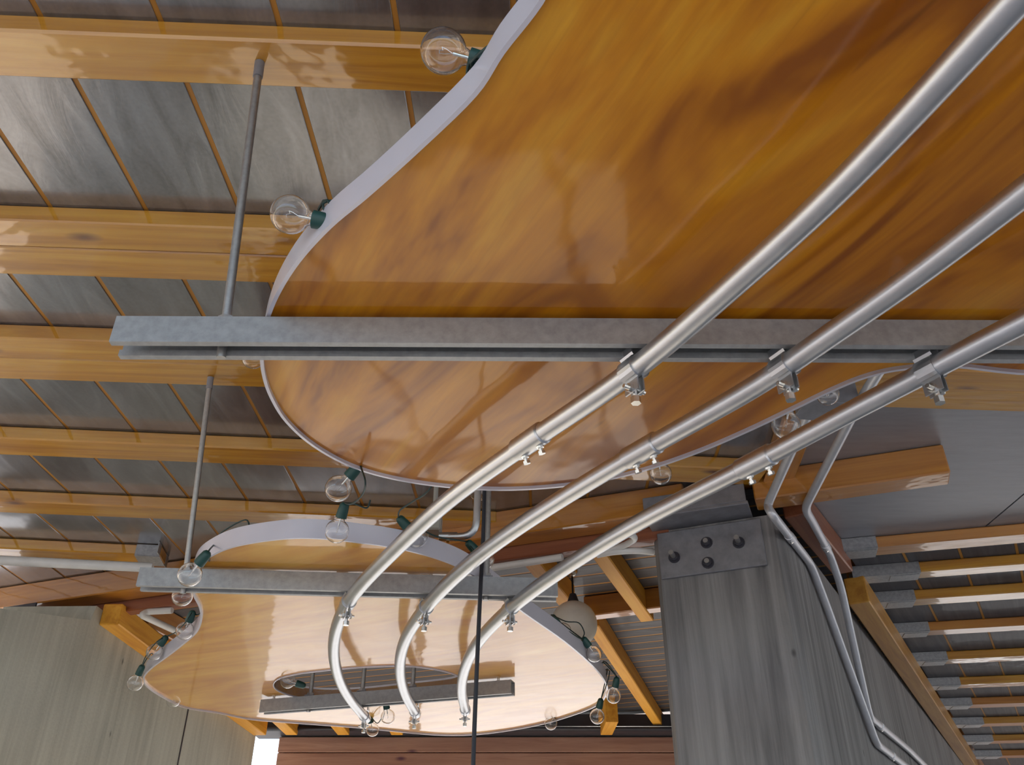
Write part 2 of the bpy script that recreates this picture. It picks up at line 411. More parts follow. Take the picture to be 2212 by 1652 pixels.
def double(p, q, w1, w2, label, x1=None, cut=False):
    a, b_ = ext(p, q, -2.3, x1)
    if cut: a, b_ = to_h(a, b_)
    d = Vector((b_.x-a.x, b_.y-a.y, 0)); M = frame(Vector((a.x, a.y, JB)), d)
    e = empty('timber_joist', M, label, 'beam', GJ)
    Lg = d.length
    mesh('ply', xf(M, box(0, Lg, 0, w1-.0015, 0, ZJ-JB, .003)), M_joist, e, M)
    M2 = frame(Vector((a.x, a.y, JB)), d)
    mesh('ply', xf(M2, box(0, Lg, w1+.0015, w1+w2, .001, ZJ-JB, .003)), M_joist, e, M2 @ Matrix.Translation((3.1, 0, 0)))
    return e
double(U(0, 474, JB), U(560, 494, JB), .078, .087, 'double timber joist crossing just below the lower cable globe bulb on the white edge', 1.9)
double(U(0, 729, JB), U(230, 737, JB), .082, .095, 'double timber joist passing behind the left end of the near steel channel', 2.6)
a, b_ = to_h(*ext(U(0, 946, JB), U(740, 977, JB), -2.4)); 
a, b_ = ext(a, b_, None, .74)
beam('timber_joist', a, b_, .10, JB, ZJ, M_joist, 'single timber joist disappearing behind the rounded far side of the big amber panel', 'beam', GJ)
a, b_ = to_h(*ext(U(0, 1082, JB), U(740, 1113, JB), -2.6))
beam('timber_joist', a, b_, .09, JB, ZJ, M_joist, 'timber joist just above the white arched edge of the smaller panel', 'beam', GJ)
a, b_ = ext(U(0, 1184, JB), U(300, 1198, JB), -2.6, U(345, 1200, JB).x)
fj = beam('timber_joist', a, b_, .088, JB, ZJ, M_joist, 'timber joist ending in a metal hanger above the long white conduit', 'beam', GJ)
def hanger(parent, M, w, h, l):
    """a folded sheet steel joist hanger around a joist end; M at the joist's lower end corner, x outward along the joist"""
    t = .003
    return mesh('joist_hanger', xf(M, join(box(-l, 0, -t, w+t, -t, 0, .0008), box(-l, 0, -t-.0005, -.0005, 0, h, .0008), box(-l, 0, w, w+t, 0, h, .0008),
                box(-.004, 0, -.035, -t, 0, h+.0, .0008), box(-.004, 0, w+t, w+.03, 0, h, .0008))), M_hanger, parent, M)
hanger(fj, frame(Vector((b_.x, b_.y, JB-.002)), b_-a), .088, .04, .085)

# main girder in two lengths, seated in the saddle on the right pier
g1 = beam('timber_girder', Hn0-hd*.25, Hn0+hd*((Hn1-Hn0).length+.12), .095, 1.10, ZB-.001, M_fir, 'long orange timber girder running from the left concrete wall to the pier', 'beam')
hs = U(1630, 1079, 1.10)
beam('timber_girder', hs, U(2054, 1019, 1.10), .085, 1.10, ZB-.001, M_fir, 'short orange timber stub with a cut end sticking out right of the pier', 'beam')
Hb = Hn0+hnrm*.10
beam('lower_timber', Hb-hd*.2, Hb+hd*((Hn1-Hn0).length+.05), .05, 1.06, ZB-.001, M_red, 'dark red timber hugging the far side of the long girder', 'beam')
# cross joist by the pier
gp, gq = U(1694, 905, JB), U(1640, 1072, JB)
gd = (gq-gp).normalized(); gj = beam('cross_joist', gp, gp+gd*((gq-gp).length), .088, JB, ZB, M_fir, 'short timber cross joist between the double joist and the girder above the pier', 'beam', side=-1)
Mg = frame(Vector((gq.x, gq.y, JB)), gd); 
mesh('joist_hanger', xf(Mg, join(box(-.09, -.01, -.091, .003, -.003, -.0005, .0008), box(-.09, -.01, .001, .004, 0, .035, .0008), box(-.09, -.01, -.092, -.089, 0, .035, .0008))), M_hanger, gj, Mg)
# ledger along the right pier and its upper piece
beam('ledger_beam', U(1833, 1306, 1.05), U(2080, 1652, 1.05)+Jd*.35, .075, 1.05, 1.15, M_ledger, 'amber timber ledger bolted along the top of the right concrete flank', 'beam', side=-1)
beam('ledger_beam', U(1694, 1120, 1.10), U(1800, 1243, 1.10), .07, 1.10, ZB, M_red, 'short red-brown ledger with a cut end above the two bent conduits', 'beam', side=-1)
# right bay joists with their steel hangers
RJ = [((1860, 1184), 2.2, .085), ((1955, 1237), 1.9, .075), ((1947, 1296), 2.3, .085), ((1980, 1363), 2.5, .08), ((2022, 1425), 2.5, .09),
      ((2052, 1479), 2.6, .09), ((2079, 1522), 2.6, .10), ((2106, 1563), 2.6, .10), ((2128, 1600), 2.6, .11), ((2148, 1632), 2.6, .11)]
ords = ['nearest', 'second', 'third', 'fourth', 'fifth', 'sixth', 'seventh', 'eighth', 'ninth', 'tenth']
for i, (pp, ln, w) in enumerate(RJ):
    p = U(pp[0], pp[1], JB); d = Vector((math.cos(math.radians(-14+i*.9)), math.sin(math.radians(-14+i*.9)), 0))
    lab = f'timber joist with steel hanger right of the pier, {ords[i]} from the stub girder'
    o = beam('hung_joist', p, p+d*ln, w, JB, ZJ, M_joist if i % 3 else M_fir, lab, 'beam', 'hung joists beside the right pier')
    # the hanger reaches back to the ledger
    back = -on_line(p, d, U(1877, 1298, 1.15), Jd)
    back = max(.06, min(.26, back))
    M = frame(Vector((p.x, p.y, JB)), d); t = .003
    mesh('joist_hanger', xf(M, join(box(-back, .055, -t, w+t, -t-.001, -.001, .0008), box(-back, .055, -t-.001, -.001, -.001, .039, .0008), box(-back, .055, w+.001, w+t+.001, -.001, .039, .0008),
                box(-.05, .05, .01, w-.01, -.0058, -.004, .0005))), M_hanger, o, M)
# far bay timbers
def far_beam(p, q, w, label, z0=1.10, mat=M_gold, side=1, name='far_rafter'):
    return beam(name, p, q, w, z0, ZB-.002, mat, label, 'beam', side=side)
far_beam(U(1310, 1196, 1.10), U(1413, 1341, 1.10), .055, 'bright amber rafter slanting towards the left edge of the pier plate', side=1)
far_beam(U(1165, 1214, 1.10), U(1243, 1310, 1.10), .06, 'short amber rafter with a cut end above the cream pendant globe', side=1)
far_beam(U(1294, 1352, 1.10), U(1440, 1580, 1.10), .055, 'long amber rafter running from behind the pendant globe to the far wall', side=1)
a = U(1262, 1334, 1.10); b_ = U(1430, 1314, 1.10)
beam('far_purlin', a, b_, .06, 1.105, ZB-.002, M_fir, 'orange purlin meeting two amber rafters left of the pier', 'beam')
# timber along the left wall top
beam('wall_plate', w0+Vector((.0, .05, .0)), w1-wdv*.05, .075, 1.0, 1.08, M_gold, 'amber timber plate running along the top of the left concrete flank', 'beam', side=-1)
far_beam(U(318, 1352, 1.08), U(392, 1392, 1.08), .05, 'small orange block behind the bulbs at the left tip of the smaller panel', 1.08, M_fir)
tails = [630, 742, 858, 968, 1310]
for i, x in enumerate(tails):
    p = U(x, 1592, 1.03); 
    M = Matrix.Translation(Vector((p.x, YF-.15, 0)))
    o = mesh('rafter_tail', xf(M, join(box(-.035, .035, -.35, .0, 1.04, 1.19, .003))), M_gold, None, frame(Vector((p.x, YF-.5, 1.09)), Vector((0, 1, 0))))
    tag(o, 'small amber rafter tail above the red plank wall, ' + ['leftmost of the row', 'second from the left', 'third from the left', 'fourth from the left', 'rightmost, next to the pier'][i], 'beam', 'rafter tails on the far wall')

# ------------------------------------------------------------------ saddle and bolted plate on the pier
sM = frame(Hn1, hd)
sx0 = (U(1392, 1112, 1.10)-Hn1).dot(hd); sx1 = (U(1612, 1080, 1.10)-Hn1).dot(hd)
sad = empty('beam_saddle', sM, 'grey steel saddle with a four-bolt plate clasping the girder on top of the pier', 'bracket')
fy = (pt(cf0, 0)-pt(Hn1, 0)).dot(hnrm)       # the pier's front face in the saddle frame
mesh('side_plate', xf(sM, box(sx0, sx1, -.010, -.002, -.004, .052, .0015)), M_plate, sad)
mesh('seat_plate', xf(sM, box(sx0, sx1+.004, -.010, .16, -.014, -.004, .0015)), M_plate, sad)
pM = frame(cf0-fn*.0, fd)
lx0, lx1 = .018, (U(1640, 1112, 1.085)-cf0).dot(fd)
lp = mesh('bolt_plate', xf(pM, box(lx0, lx1, -.014, -.001, -.158, -.012, .002)), M_plate, sad)
for px, py, lo in ((1458, 1203, .035), (1596, 1172, .035), (1527, 1172, .010), (1529, 1216, .010)):
    k = .0
    best = None
    for iu in range(81):
        for iv in range(61):
            u = lx0+(lx1-lx0)*iu/80; w = -.158+.146*iv/60
            p = pM @ Vector((u, -.014, w)); kk = p.y*ct+p.z*st
            e = (CX+F*p.x/kk-px)**2+(CY-F*(p.z*ct-p.y*st)/kk-py)**2
            if best is None or e < best[0]: best = (e, p)
    p = best[1]; Mb = zframe(p, -fn)
    bo = mesh('bolt', join(hexnut(Mb, .014, .013), xf(Mb, cyl(Vector((0, 0, -.001)), Vector((0, 0, .003)), .018, 16))), M_dark, lp)
    mesh('shank', xf(Mb, cyl(Vector((0, 0, .012)), Vector((0, 0, lo+.012)), .0075)), M_rod, lp)
# small saddle on the left wall
sl = U(85, 1338, 1.06); slM = frame(Vector((sl.x, sl.y, 1.06)), hd)
o = mesh('wall_bracket', xf(slM, join(box(-.09, .07, -.09, -.002, -.014, -.006, .001), box(-.09, .07, -.012, -.002, -.07, -.008, .001), box(-.09, .07, -.096, -.090, -.02, .03, .001))), M_dark, None, slM)
tag(o, 'dark steel bracket under the girder where it meets the left concrete wall', 'bracket')

# ------------------------------------------------------------------ suspended plywood panels
ZC = .70
def offset(poly, d):
    n = len(poly); out = []
    area = sum(poly[i].x*poly[(i+1) % n].y-poly[(i+1) % n].x*poly[i].y for i in range(n)); sg = 1 if area > 0 else -1
    for i in range(n):
        t = (poly[(i+1) % n]-poly[i-1]).normalized(); out.append(poly[i]+Vector((t.y, -t.x, 0))*d*sg)
    return out
def band(poly, t, z0, z1):
    out = offset(poly, t); n = len(poly); V = []
    for P in (poly, out):
        for z in (z0, z1): V += [Vector((p.x, p.y, z)) for p in P]
    Fc = []
    for i in range(n):
        j = (i+1) % n; a, b, c, d = 0, n, 2*n, 3*n     # in low, in high, out low, out high
        Fc += [(a+j, a+i, b+i, b+j), (c+i, c+j, d+j, d+i), (a+i, a+j, c+j, c+i), (b+j, b+i, d+i, d+j)]
    return V, Fc
def cloud(px, mat, label, hole=None, h=.036):
    P = smoothline([U(x, y, ZC) for x, y in px], 5, True)
    for p in P: p.z = ZC
    Hh = smoothline([U(x, y, ZC) for x, y in hole], 4, True) if hole else None
    c = sum(P, Vector())/len(P); M = Matrix.Translation(c)
    e = empty('ceiling_cloud', M, label, 'ceiling panel')
    fixn(mesh('plywood_panel', prism(P, ZC, ZC+.03, Hh), mat, e))
    t = soft(fixn(mesh('edge_band', band(P, .005, ZC-.006, ZC+h), M_trim, e)), 50); t['label'] = 'white edge band'
    if Hh:
        t = soft(fixn(mesh('edge_band', band(Hh, .003, ZC-.004, ZC+h), M_trim, e)), 50); t['label'] = 'pale edge band of the slot'
    return e, P
big = [(1235, -120), (1173, 0), (1090, 108), (1029, 200), (907, 319), (798, 417), (717, 485), (649, 560), (604, 632), (580, 695), (571, 750), (574, 800), (590, 850), (624, 905),
       (682, 957), (760, 1000), (850, 1027), (960, 1044), (1080, 1051), (1200, 1045), (1310, 1029), (1410, 1003), (1510, 968), (1610, 925), (1700, 882), (1790, 838), (1870, 806), (1950, 789),
       (2060, 783), (2250, 800), (2600, 790), (3000, 560), (3200, 100), (2900, -500), (2200, -800), (1550, -560)]
cl1, P1 = cloud(big, M_v1, 'large amber plywood ceiling panel with a wavy white edge above the nearest channel')
small = [(458, 1197), (502, 1178), (568, 1165), (640, 1158), (709, 1160), (770, 1167), (830, 1175), (885, 1186), (945, 1203), (1000, 1226), (1060, 1265), (1128, 1318), (1216, 1380), (1277, 1433),
         (1303, 1465), (1309, 1490), (1288, 1520), (1216, 1548), (1137, 1568), (1033, 1583), (938, 1584), (779, 1569), (659, 1560), (545, 1551), (478, 1538), (401, 1525), (351, 1501), (320, 1479),
         (313, 1461), (328, 1441), (368, 1411), (401, 1385), (427, 1361), (438, 1333), (435, 1307), (423, 1282), (417, 1253), (428, 1220)]
slot = [(592, 1479), (602, 1465), (640, 1455), (700, 1447), (780, 1440), (860, 1437), (925, 1442), (975, 1453), (1005, 1470), (975, 1486), (880, 1497), (780, 1507), (700, 1509), (640, 1503), (605, 1492)]
cl2, P2 = cloud(small, M_v2, 'smaller honey plywood ceiling panel with a lens-shaped slot under three pipe ends', slot)

# ------------------------------------------------------------------ strut channels, hanging rods
mm = .001
prof = [(-11, 9), (-11, 0), (-20.5, 0), (-20.5, 41), (20.5, 41), (20.5, 0), (11, 0), (11, 9), (13.5, 9), (13.5, 2.5), (18, 2.5), (18, 38.5), (-18, 38.5), (-18, 2.5), (-13.5, 2.5), (-13.5, 9)]
prof = [(y*mm, z*mm) for y, z in prof]
ZS = .65
def strut(pl, pr, label, spacers, more=0):
    p, q = U(*pl, ZS), U(*pr, ZS); d = (q-p).normalized(); q = q+d*more
    M = frame(p, d); e = empty('strut_channel', M, label, 'channel', 'steel channels carrying the panels')
    fixn(mesh('channel', xf(M, extrude_x(prof, 0, (q-p).length)), M_strut, e))
    for px, py in spacers:
        s = (U(px, py, .691)-p).dot(d)
        mesh('spacer_bolt', xf(M, join(cyl(Vector((s, .0, .0405)), Vector((s, .0, .0505)), .004, 8), tube([Vector((s, .0, .041)), Vector((s, .0, .045))], .009, 6))), M_zinc, e)
    return M, e
S1, se1 = strut((248, 757), (2212, 766), 'galvanised steel channel under the large amber panel, nearest of the three', [(697, 672), (1500, 690), (2180, 690)], .5)
S2, se2 = strut((299, 1271), (1203, 1294), 'galvanised steel channel crossing the smaller panel between two bulbs and the pendant', [(560, 1228), (930, 1236)])
S3, se3 = strut((566, 1541), (1108, 1500), 'short galvanised steel channel below the lens-shaped slot', [(578, 1506), (1066, 1465)])
def rod(p, q, r, label, collar=True, group='rods holding up the channels'):
    d = q-p; M = zframe(p, d); e = empty('hanging_rod', M, label, 'rod', group); Lg = d.length
    mesh('shaft', xf(M, cyl(Vector((0, 0, -.048)), Vector((0, 0, Lg)), r, 14)), M_rod, e, smooth=False); soft(e.children[0])
    mesh('nut', xf(M, tube([Vector((0, 0, .0015)), Vector((0, 0, .012))], r*1.75, 6)), M_rod, e)
    mesh('washer', xf(M, box(-.019, .019, -.015, .015, 0.0, .003, .0005)), M_plate, e)
    if collar: soft(mesh('collar', xf(M, cyl(Vector((0, 0, Lg-.03)), Vector((0, 0, Lg)), r*1.22, 14)), M_plate, e))
    return e
def on_top(S, px, py):
    return S @ Vector(((U(px, py, .692)-S.translation).dot(S.col[0].to_3d()), 0, .0415))
rod(on_top(S1, 468, 660), U(561, 135, JB), .0062, 'tall grey rod from the near channel up to the knotty joist')
rod(on_top(S2, 390, 1216), U(455, 815, JB), .0062, 'thin grey rod from the middle channel up behind the near channel')
b3 = on_top(S2, 1052, 1240); rod(b3, Vector((b3.x+.004, b3.y, ZB)), .0068, 'grey rod beside the black cord on the middle channel', False)
for px, lab in ((685, 'leftmost rod in the slot of the smaller panel'), (797, 'middle rod in the slot of the smaller panel'), (905, 'rightmost rod in the slot of the smaller panel')):
    p = U(px, 1512-(px-685)*.075, .692); s = (p-S3.translation).dot(S3.col[0].to_3d()); p = S3 @ Vector((s, 0, .041+.001))
    rod(p, Vector((p.x, p.y, ZB)), .007, 'grey steel ' + lab, False)

# ------------------------------------------------------------------ the three big conduits, couplings and clamps
RP = .0148; ZP = ZS-RP-.004
def onpx(path, s_px): return min(range(len(path)), key=lambda i: (path[i]-U(*s_px, ZP)).length)
def pipe(px, label, coup, clamps, more):
    P = [U(x, y, ZP) for x, y in px]; dd = (P[0]-P[1]).normalized()
    P = [P[0]+dd*more*f for f in (1, .75, .5, .25)]+P
    path = smoothline(P, 8)
    for _ in range(60): path = [path[0]]+[(path[i-1]+path[i]*2+path[i+1])/4 for i in range(1, len(path)-1)]+[path[-1]]
    e = empty('curved_conduit', Matrix.Translation(U(*coup, ZP)), label, 'pipe', 'curved steel conduits under the panels')
    i = onpx(path, coup)
    soft(mesh('tube', tube(path, RP, 24), M_pipe, e), 60)
    # coupling: the sleeve over the joint with two set screws
    t = (path[i+1]-path[i-1]).normalized(); M = frame(path[i], t)
    cp = soft(mesh('coupling', xf(M, tube([Vector((-.034, 0, 0)), Vector((-.032, 0, 0)), Vector((.032, 0, 0)), Vector((.034, 0, 0))], [RP+.0005, RP+.0026, RP+.0026, RP+.0005], 24)), M_pipe, e, M), 35)
    for s in (-.019, .019):
        q = M @ Vector((s, -.004, -RP-.001)); Ms = zframe(q, M.to_3x3() @ Vector((0, -.35, -1)))
        mesh('set_screw', join(xf(Ms, cyl(Vector((0, 0, -.002)), Vector((0, 0, .008)), .0032, 8)), xf(Ms, tube([Vector((0, 0, .008)), Vector((0, 0, .0125))], .0058, 6)), xf(Ms, tube([Vector((0, 0, 0)), Vector((0, 0, .003))], .006, 10))), M_zinc, cp)
    for cpx, big_ in clamps:
        j = max(1, min(len(path)-2, onpx(path, cpx))); t = (path[j+1]-path[j-1]).normalized()
        clamp(path[j], t, e)
    return e
def clamp(p, t, parent):
    M = frame(p, t); r0_, r1_ = RP+.0002, RP+.0024
    def half(sgn):
        V, Fc = [], []; n = 9
        prof_ = []
        for k in range(n):                     # from the shoulder at the channel round to the ear
            a = math.radians(62-(62+78)*k/(n-1)); prof_.append((math.cos(a), math.sin(a)))
        pts_in = [(sgn*.0085, .0292), (sgn*.0085, RP+.002)]+[(sgn*c*r0_, s*r0_) for c, s in prof_]+[(sgn*.0038, -RP-.004), (sgn*.0038, -RP-.021)]
        pts_out = [(sgn*.0107, .0292), (sgn*.0107, RP+.004)]+[(sgn*c*r1_, s*r1_) for c, s in prof_]+[(sgn*.0060, -RP-.005), (sgn*.0060, -RP-.021)]
        m = len(pts_in)
        for x in (-.013, .013):
            for y, z in pts_in+pts_out: V.append(Vector((x, y, z)))
        w = 2*m
        for k in range(m-1):
            Fc += [(k, k+1, k+1+w, k+w), (m+k, m+k+w, m+k+1+w, m+k+1), (k, m+k, m+k+1, k+1), (w+k, w+k+1, w+m+k+1, w+m+k)]
        Fc += [(0, w, w+m, m), (m-1, 2*m-1, w+2*m-1, w+m-1)]
        return V, Fc
    o = mesh('clamp', xf(M, join(half(1), half(-1))), M_pipe, parent, M); fixn(o); o['label'] = 'zinc channel clamp'
    zb = -RP-.015
    Mb = M
    mesh('clamp_bolt', xf(Mb, join(cyl(Vector((0, -.016, zb)), Vector((0, .018, zb)), .003, 8), tube([Vector((0, -.0105, zb)), Vector((0, -.0062, zb))], .0062, 6), tube([Vector((0, .0062, zb)), Vector((0, .0112, zb))], .0062, 6),
         cyl(Vector((0, 0, -RP-.006)), Vector((0, 0, -RP-.032)), .0034, 8), tube([Vector((0, 0, -RP-.027)), Vector((0, 0, -RP-.036))], .0068, 6))), M_zinc, o)
pipe([(2187, 7), (2079, 122), (1936, 281), (1780, 441), (1652, 556), (1555, 640), (1403, 778), (1301, 848), (1240, 889), (1150, 948), (1085, 995), (1030, 1032), (945, 1096), (877, 1165), (809, 1230), (752, 1292), (724, 1350), (717, 1408), (728, 1464), (755, 1512), (792, 1552)],
     'leftmost of three galvanised conduits, crossing the big panel in one long curve', (1143, 955), [((1381, 797), 1), ((750, 1297), 0), ((788, 1546), 0)], .5)
pipe([(2212, 415), (2031, 556), (1918, 640), (1712, 778), (1670, 813), (1545, 886), (1392, 968), (1240, 1058), (1115, 1140), (1030, 1201), (962, 1262), (916, 1315), (884, 1358), (862, 1408), (862, 1462), (876, 1505), (899, 1542)],
     'middle of three galvanised conduits, with its coupling over the edge of the big panel', (1392, 968), [((1700, 790), 1), ((917, 1313), 0), ((897, 1539), 0)], .5)
pipe([(2212, 694), (2039, 782), (1980, 816), (1837, 888), (1715, 955), (1596, 1018), (1435, 1096), (1336, 1152), (1254, 1203), (1173, 1258), (1100, 1313), (1045, 1366), (1013, 1412), (995, 1466), (997, 1505), (1006, 1536)],
     'rightmost of three galvanised conduits, passing in front of the pier plate', (1632, 1000), [((2014, 797), 1), ((1097, 1316), 0), ((1004, 1532), 0)], .7)

# ------------------------------------------------------------------ smaller conduits
def small_pipe(P, r, label, coup=(), name='bent_conduit', mat=M_pipe, bend=.05, group=None):
    # round the corners of a polyline
    Q = [P[0]]
    for i in range(1, len(P)-1):
        a, b, c = P[i-1], P[i], P[i+1]; da, dc = (a-b), (c-b); m_ = min(bend, da.length*.45, dc.length*.45)
        p0, p2 = b+da.normalized()*m_, b+dc.normalized()*m_
        for k in range(7):
            t = k/6; Q.append(p0*(1-t)**2+b*2*t*(1-t)+p2*t*t)
    Q.append(P[-1])
    e = empty(name, Matrix.Translation(P[0]), label, 'pipe', group)
    soft(mesh('tube', tube(Q, r, 16), mat, e), 60)
    for p, d in coup:
        M = frame(p, d); soft(mesh('coupling', xf(M, tube([Vector((-.022, 0, 0)), Vector((-.021, 0, 0)), Vector((.021, 0, 0)), Vector((.022, 0, 0))], [r, r+.002, r+.002, r], 16)), mat, e, M), 35)
        q = M @ Vector((0, -.0, -r)); mesh('set_screw', xf(zframe(q, M.to_3x3() @ Vector((0, -.6, -1))), tube([Vector((0, 0, 0)), Vector((0, 0, .006))], .004, 6)), M_zinc, e)
    return e
fl0 = q3.copy()
def Fl(px, py, off):                          # where a pixel's sight line meets a plane off metres in front of the right flank
    r = D(px, py, 1.0); p0 = fl0+Jn*off; return r*(Vector((p0.x, p0.y, 0)).dot(Jn)/r.dot(Jn))
OF = .016
A1 = [U(1895, 806, 1.085), U(1850, 880, 1.085), U(1738, 1098, 1.083)] ; A2 = [U(1755, 1126, 1.083), U(1793, 1197, 1.083), Fl(1816, 1264, .06)]+[Fl(x, y, OF) for x, y in ((1878, 1548), (1962, 1618), (2035, 1690))]
B1 = [U(1705, 985, 1.085), U(1657, 1092, 1.07)]; B2 = [Fl(x, y, OF) for x, y in ((1666, 1108), (1752, 1218), (1783, 1300), (1893, 1605), (1990, 1680))]
def cpl(a, b, f): p = a+(b-a)*f; return (p, b-a)
small_pipe([U(1915, 775, 1.085)]+A1[1:]+A2, .0125, 'upper of two bent conduits, its stub starting behind the near channel', [cpl(A2[0], A2[1], .75), cpl(A2[3], A2[4], .25)], group='two bent conduits on the pier flank', mat=M_pipe2)
small_pipe([U(1745, 895, 1.085)]+B1+B2, .0125, 'lower of two bent conduits, bending at the corner of the bolted plate', [cpl(B2[0], B2[1], .45), cpl(B2[3], B2[4], .3)], group='two bent conduits on the pier flank', mat=M_pipe2)
small_pipe([U(-120, 1204, 1.10), U(330, 1226, 1.10)], .0165, 'long straight white conduit at the left under the timber joist', name='straight_conduit', mat=M_white)
sY = b3.y-.02
def atY(px, py, Y):
    r = D(px, py, 1.0); return r*(Y/r.y)
small_pipe([Vector((atY(1031, 1060, sY).x, sY, ZB)), atY(1032, 1060, sY), atY(1028, 1158, sY), atY(950, 1160, sY+.02)], .0085, 'hook-shaped conduit coming down beside the black cord with a white end', [(atY(968, 1159, sY+.017), Vector((1, 0, 0)))], bend=.075)
jb = atY(938, 1135, 2.02); o = mesh('conduit_box', xf(Matrix.Translation(jb), join(box(-.018, .018, -.03, .03, -.022, .03, .004), cyl(Vector((0, 0, .028)), Vector((0, 0, ZB-jb.z)), .006, 8))), M_box)
tag(o, 'small pale conduit box behind the leftmost big conduit', 'box')
small_pipe([U(1048, 1228, 1.05), U(1215, 1203, 1.05)], .012, 'straight pale conduit below the dark red timber left of the pier', name='straight_conduit', mat=M_white)
lp_ = [U(1412, 1192, 1.04), U(1372, 1188, 1.04), U(1320, 1192, 1.04), U(1290, 1198, 1.04)]
small_pipe(lp_, .0105, 'white flexible conduit curving into the left side of the pier', name='flexible_conduit', mat=M_white)
small_pipe([U(1312, 1186, 1.05), U(1345, 1180, 1.05), U(1374, 1163, 1.05), U(1362, 1152, 1.05), U(1335, 1160, 1.05)], .010, 'curled white cable loop behind the rightmost big conduit', name='cable_loop', mat=M_white, bend=.04)
small_pipe([U(400, 1372, 1.03), U(305, 1328, 1.03), U(318, 1321, 1.05), U(372, 1318, 1.05)], .012, 'white hooked conduit behind the bulbs near the left wall', mat=M_white, bend=.03)
# round-backed box above the bulb by the pier
gb = U(1790, 885, 1.06)
gM = frame(gb, Vector((1, .15, 0)))
o = mesh('junction_box', xf(gM, box(-.065, .065, -.035, .04, 0, ZB-1.06-.04, .004)), M_plate, None, gM); tag(o, 'flat grey junction box between the big panel edge and the pier conduits', 'box')
mesh('cover', xf(gM, box(-.071, .071, -.041, .046, -.004, 0.0, .001)), M_plate, o)

# ------------------------------------------------------------------ pendant globe and the black cord
pc = D(1240, 1348, 3.15); R = .084
pe = empty('pendant_lamp', Matrix.Translation(pc), 'cream globe pendant hanging beyond the right edge of the smaller panel', 'lamp')
pr = [(R*math.sin(math.radians(a)), R*math.cos(math.radians(a))) for a in range(6, 176, 6)]
mesh('globe', xf(Matrix.Translation(pc), lathe([(.001, R)]+pr+[(.001, -R)], 32)), M_shade, pe, smooth=True)
soft(mesh('cap', xf(Matrix.Translation(pc), lathe([(.001, R+.03), (.012, R+.028), (.02, R+.004), (.022, R-.006), (.001, R-.006)], 20)), M_dark, pe))
mesh('cord', cyl(pc+Vector((0, 0, R+.026)), Vector((pc.x, pc.y, ZB)), .0035, 8), M_cord, pe)
cY = 1.715
cp_ = [Vector((atY(1045, 1080, cY).x+.004, cY, ZB))]+[atY(x, y, cY) for x, y in ((1046, 1080), (1043, 1170), (1037, 1290), (1031, 1420), (1026, 1540), (1022, 1652), (1018, 1760))]
o = mesh('drop_cord', tube(smoothline(cp_, 4), .0042, 10), M_cord, smooth=True); tag(o, 'long black cord dropping between the conduits past the middle channel', 'cord')
soft(mesh('canopy', xf(Matrix.Translation(Vector((pc.x, pc.y, 0))), lathe([(.001, ZB), (.022, ZB), (.021, ZB-.02), (.010, ZB-.034), (.001, ZB-.036)], 18)), M_zinc, pe))

# ------------------------------------------------------------------ globe bulbs on green sockets, and their cords
RB = .0235
def arc(r, a0, a1, n): return [(r*math.sin(math.radians(a0+(a1-a0)*i/n)), r*math.cos(math.radians(a0+(a1-a0)*i/n))) for i in range(n+1)]
outer = [(.0075, RB+.008), (.0076, RB+.003)]+arc(RB, 24, 176, 16)+[(.0003, -RB)]
ri = RB-.0007
inner = [(.0003, -ri)]+arc(ri, 176, 25, 16)+[(.0068, RB+.003), (.0067, RB+.008)]
gl = lathe(outer+inner, 24); glf = gl[1]+[tuple((len(outer+inner)-1)*24+j for j in range(24))][:0]
bulb_M = {}
def mk(name, vf, mat, sm=False):
    me = bpy.data.meshes.new(name); me.from_pydata([Vector(v) for v in vf[0]], [], vf[1]); me.update(); me.materials.append(mat)
    if sm: me.polygons.foreach_set('use_smooth', [True]*len(me.polygons)); me.set_sharp_from_angle(angle=math.radians(50))
    return me
me_glass = mk('glass', gl, M_glass, True)
bm = bmesh.new(); bm.from_mesh(me_glass); bmesh.ops.bridge_loops(bm, edges=[e for e in bm.edges if e.is_boundary and e.verts[0].co.z > 0]); bmesh.ops.recalc_face_normals(bm, faces=bm.faces[:]); bm.to_mesh(me_glass); bm.free()
me_glass.polygons.foreach_set('use_smooth', [True]*len(me_glass.polygons))
me_cap = mk('screw_cap', lathe([(.001, RB+.022), (.006, RB+.021), (.0072, RB+.018), (.0072, RB+.004), (.001, RB+.003)], 16), M_brass, True)
me_sock = mk('socket', lathe([(.001, RB+.035), (.0060, RB+.034), (.0090, RB+.030), (.0105, RB+.018), (.0110, RB+.004), (.0085, RB+.004), (.0085, RB+.027), (.001, RB+.028)], 18), M_green, True)
me_fil = mk('filament', join(cyl(Vector((0, 0, RB+.003)), Vector((0, 0, .010)), .0016, 8), tube([Vector((0, 0, .010)), Vector((.004, 0, .002)), Vector((.005, 0, -.003))], .0003, 5), tube([Vector((0, 0, .010)), Vector((-.004, 0, .002)), Vector((-.005, 0, -.003))], .0003, 5), tube([Vector((-.005, 0, -.003)), Vector((-.002, .001, -.001)), Vector((.002, -.001, -.004)), Vector((.005, 0, -.003))], .0004, 5)), M_zinc)
SOCK = {}
def bulb(key, px, py, r, sx, sy, label, tilt=0.0):
    k = RB*F/r; c = D(px, py, k); s = D(sx, sy, k*(1-.0)); d = (s-c).normalized()+Vector((0, tilt, 0))
    M = zframe(c, d)
    e = empty('globe_bulb', M, label, 'light bulb', 'clear globe bulbs of the string lights')
    for me in (me_glass, me_cap, me_fil, me_sock):
        o = bpy.data.objects.new(me.name, me); C.objects.link(o); o.parent = e; o.matrix_local = Matrix.Identity(4)
    SOCK[key] = (M @ Vector((0, 0, RB+.034)), (M.to_3x3() @ Vector((0, 0, 1))))
    return e
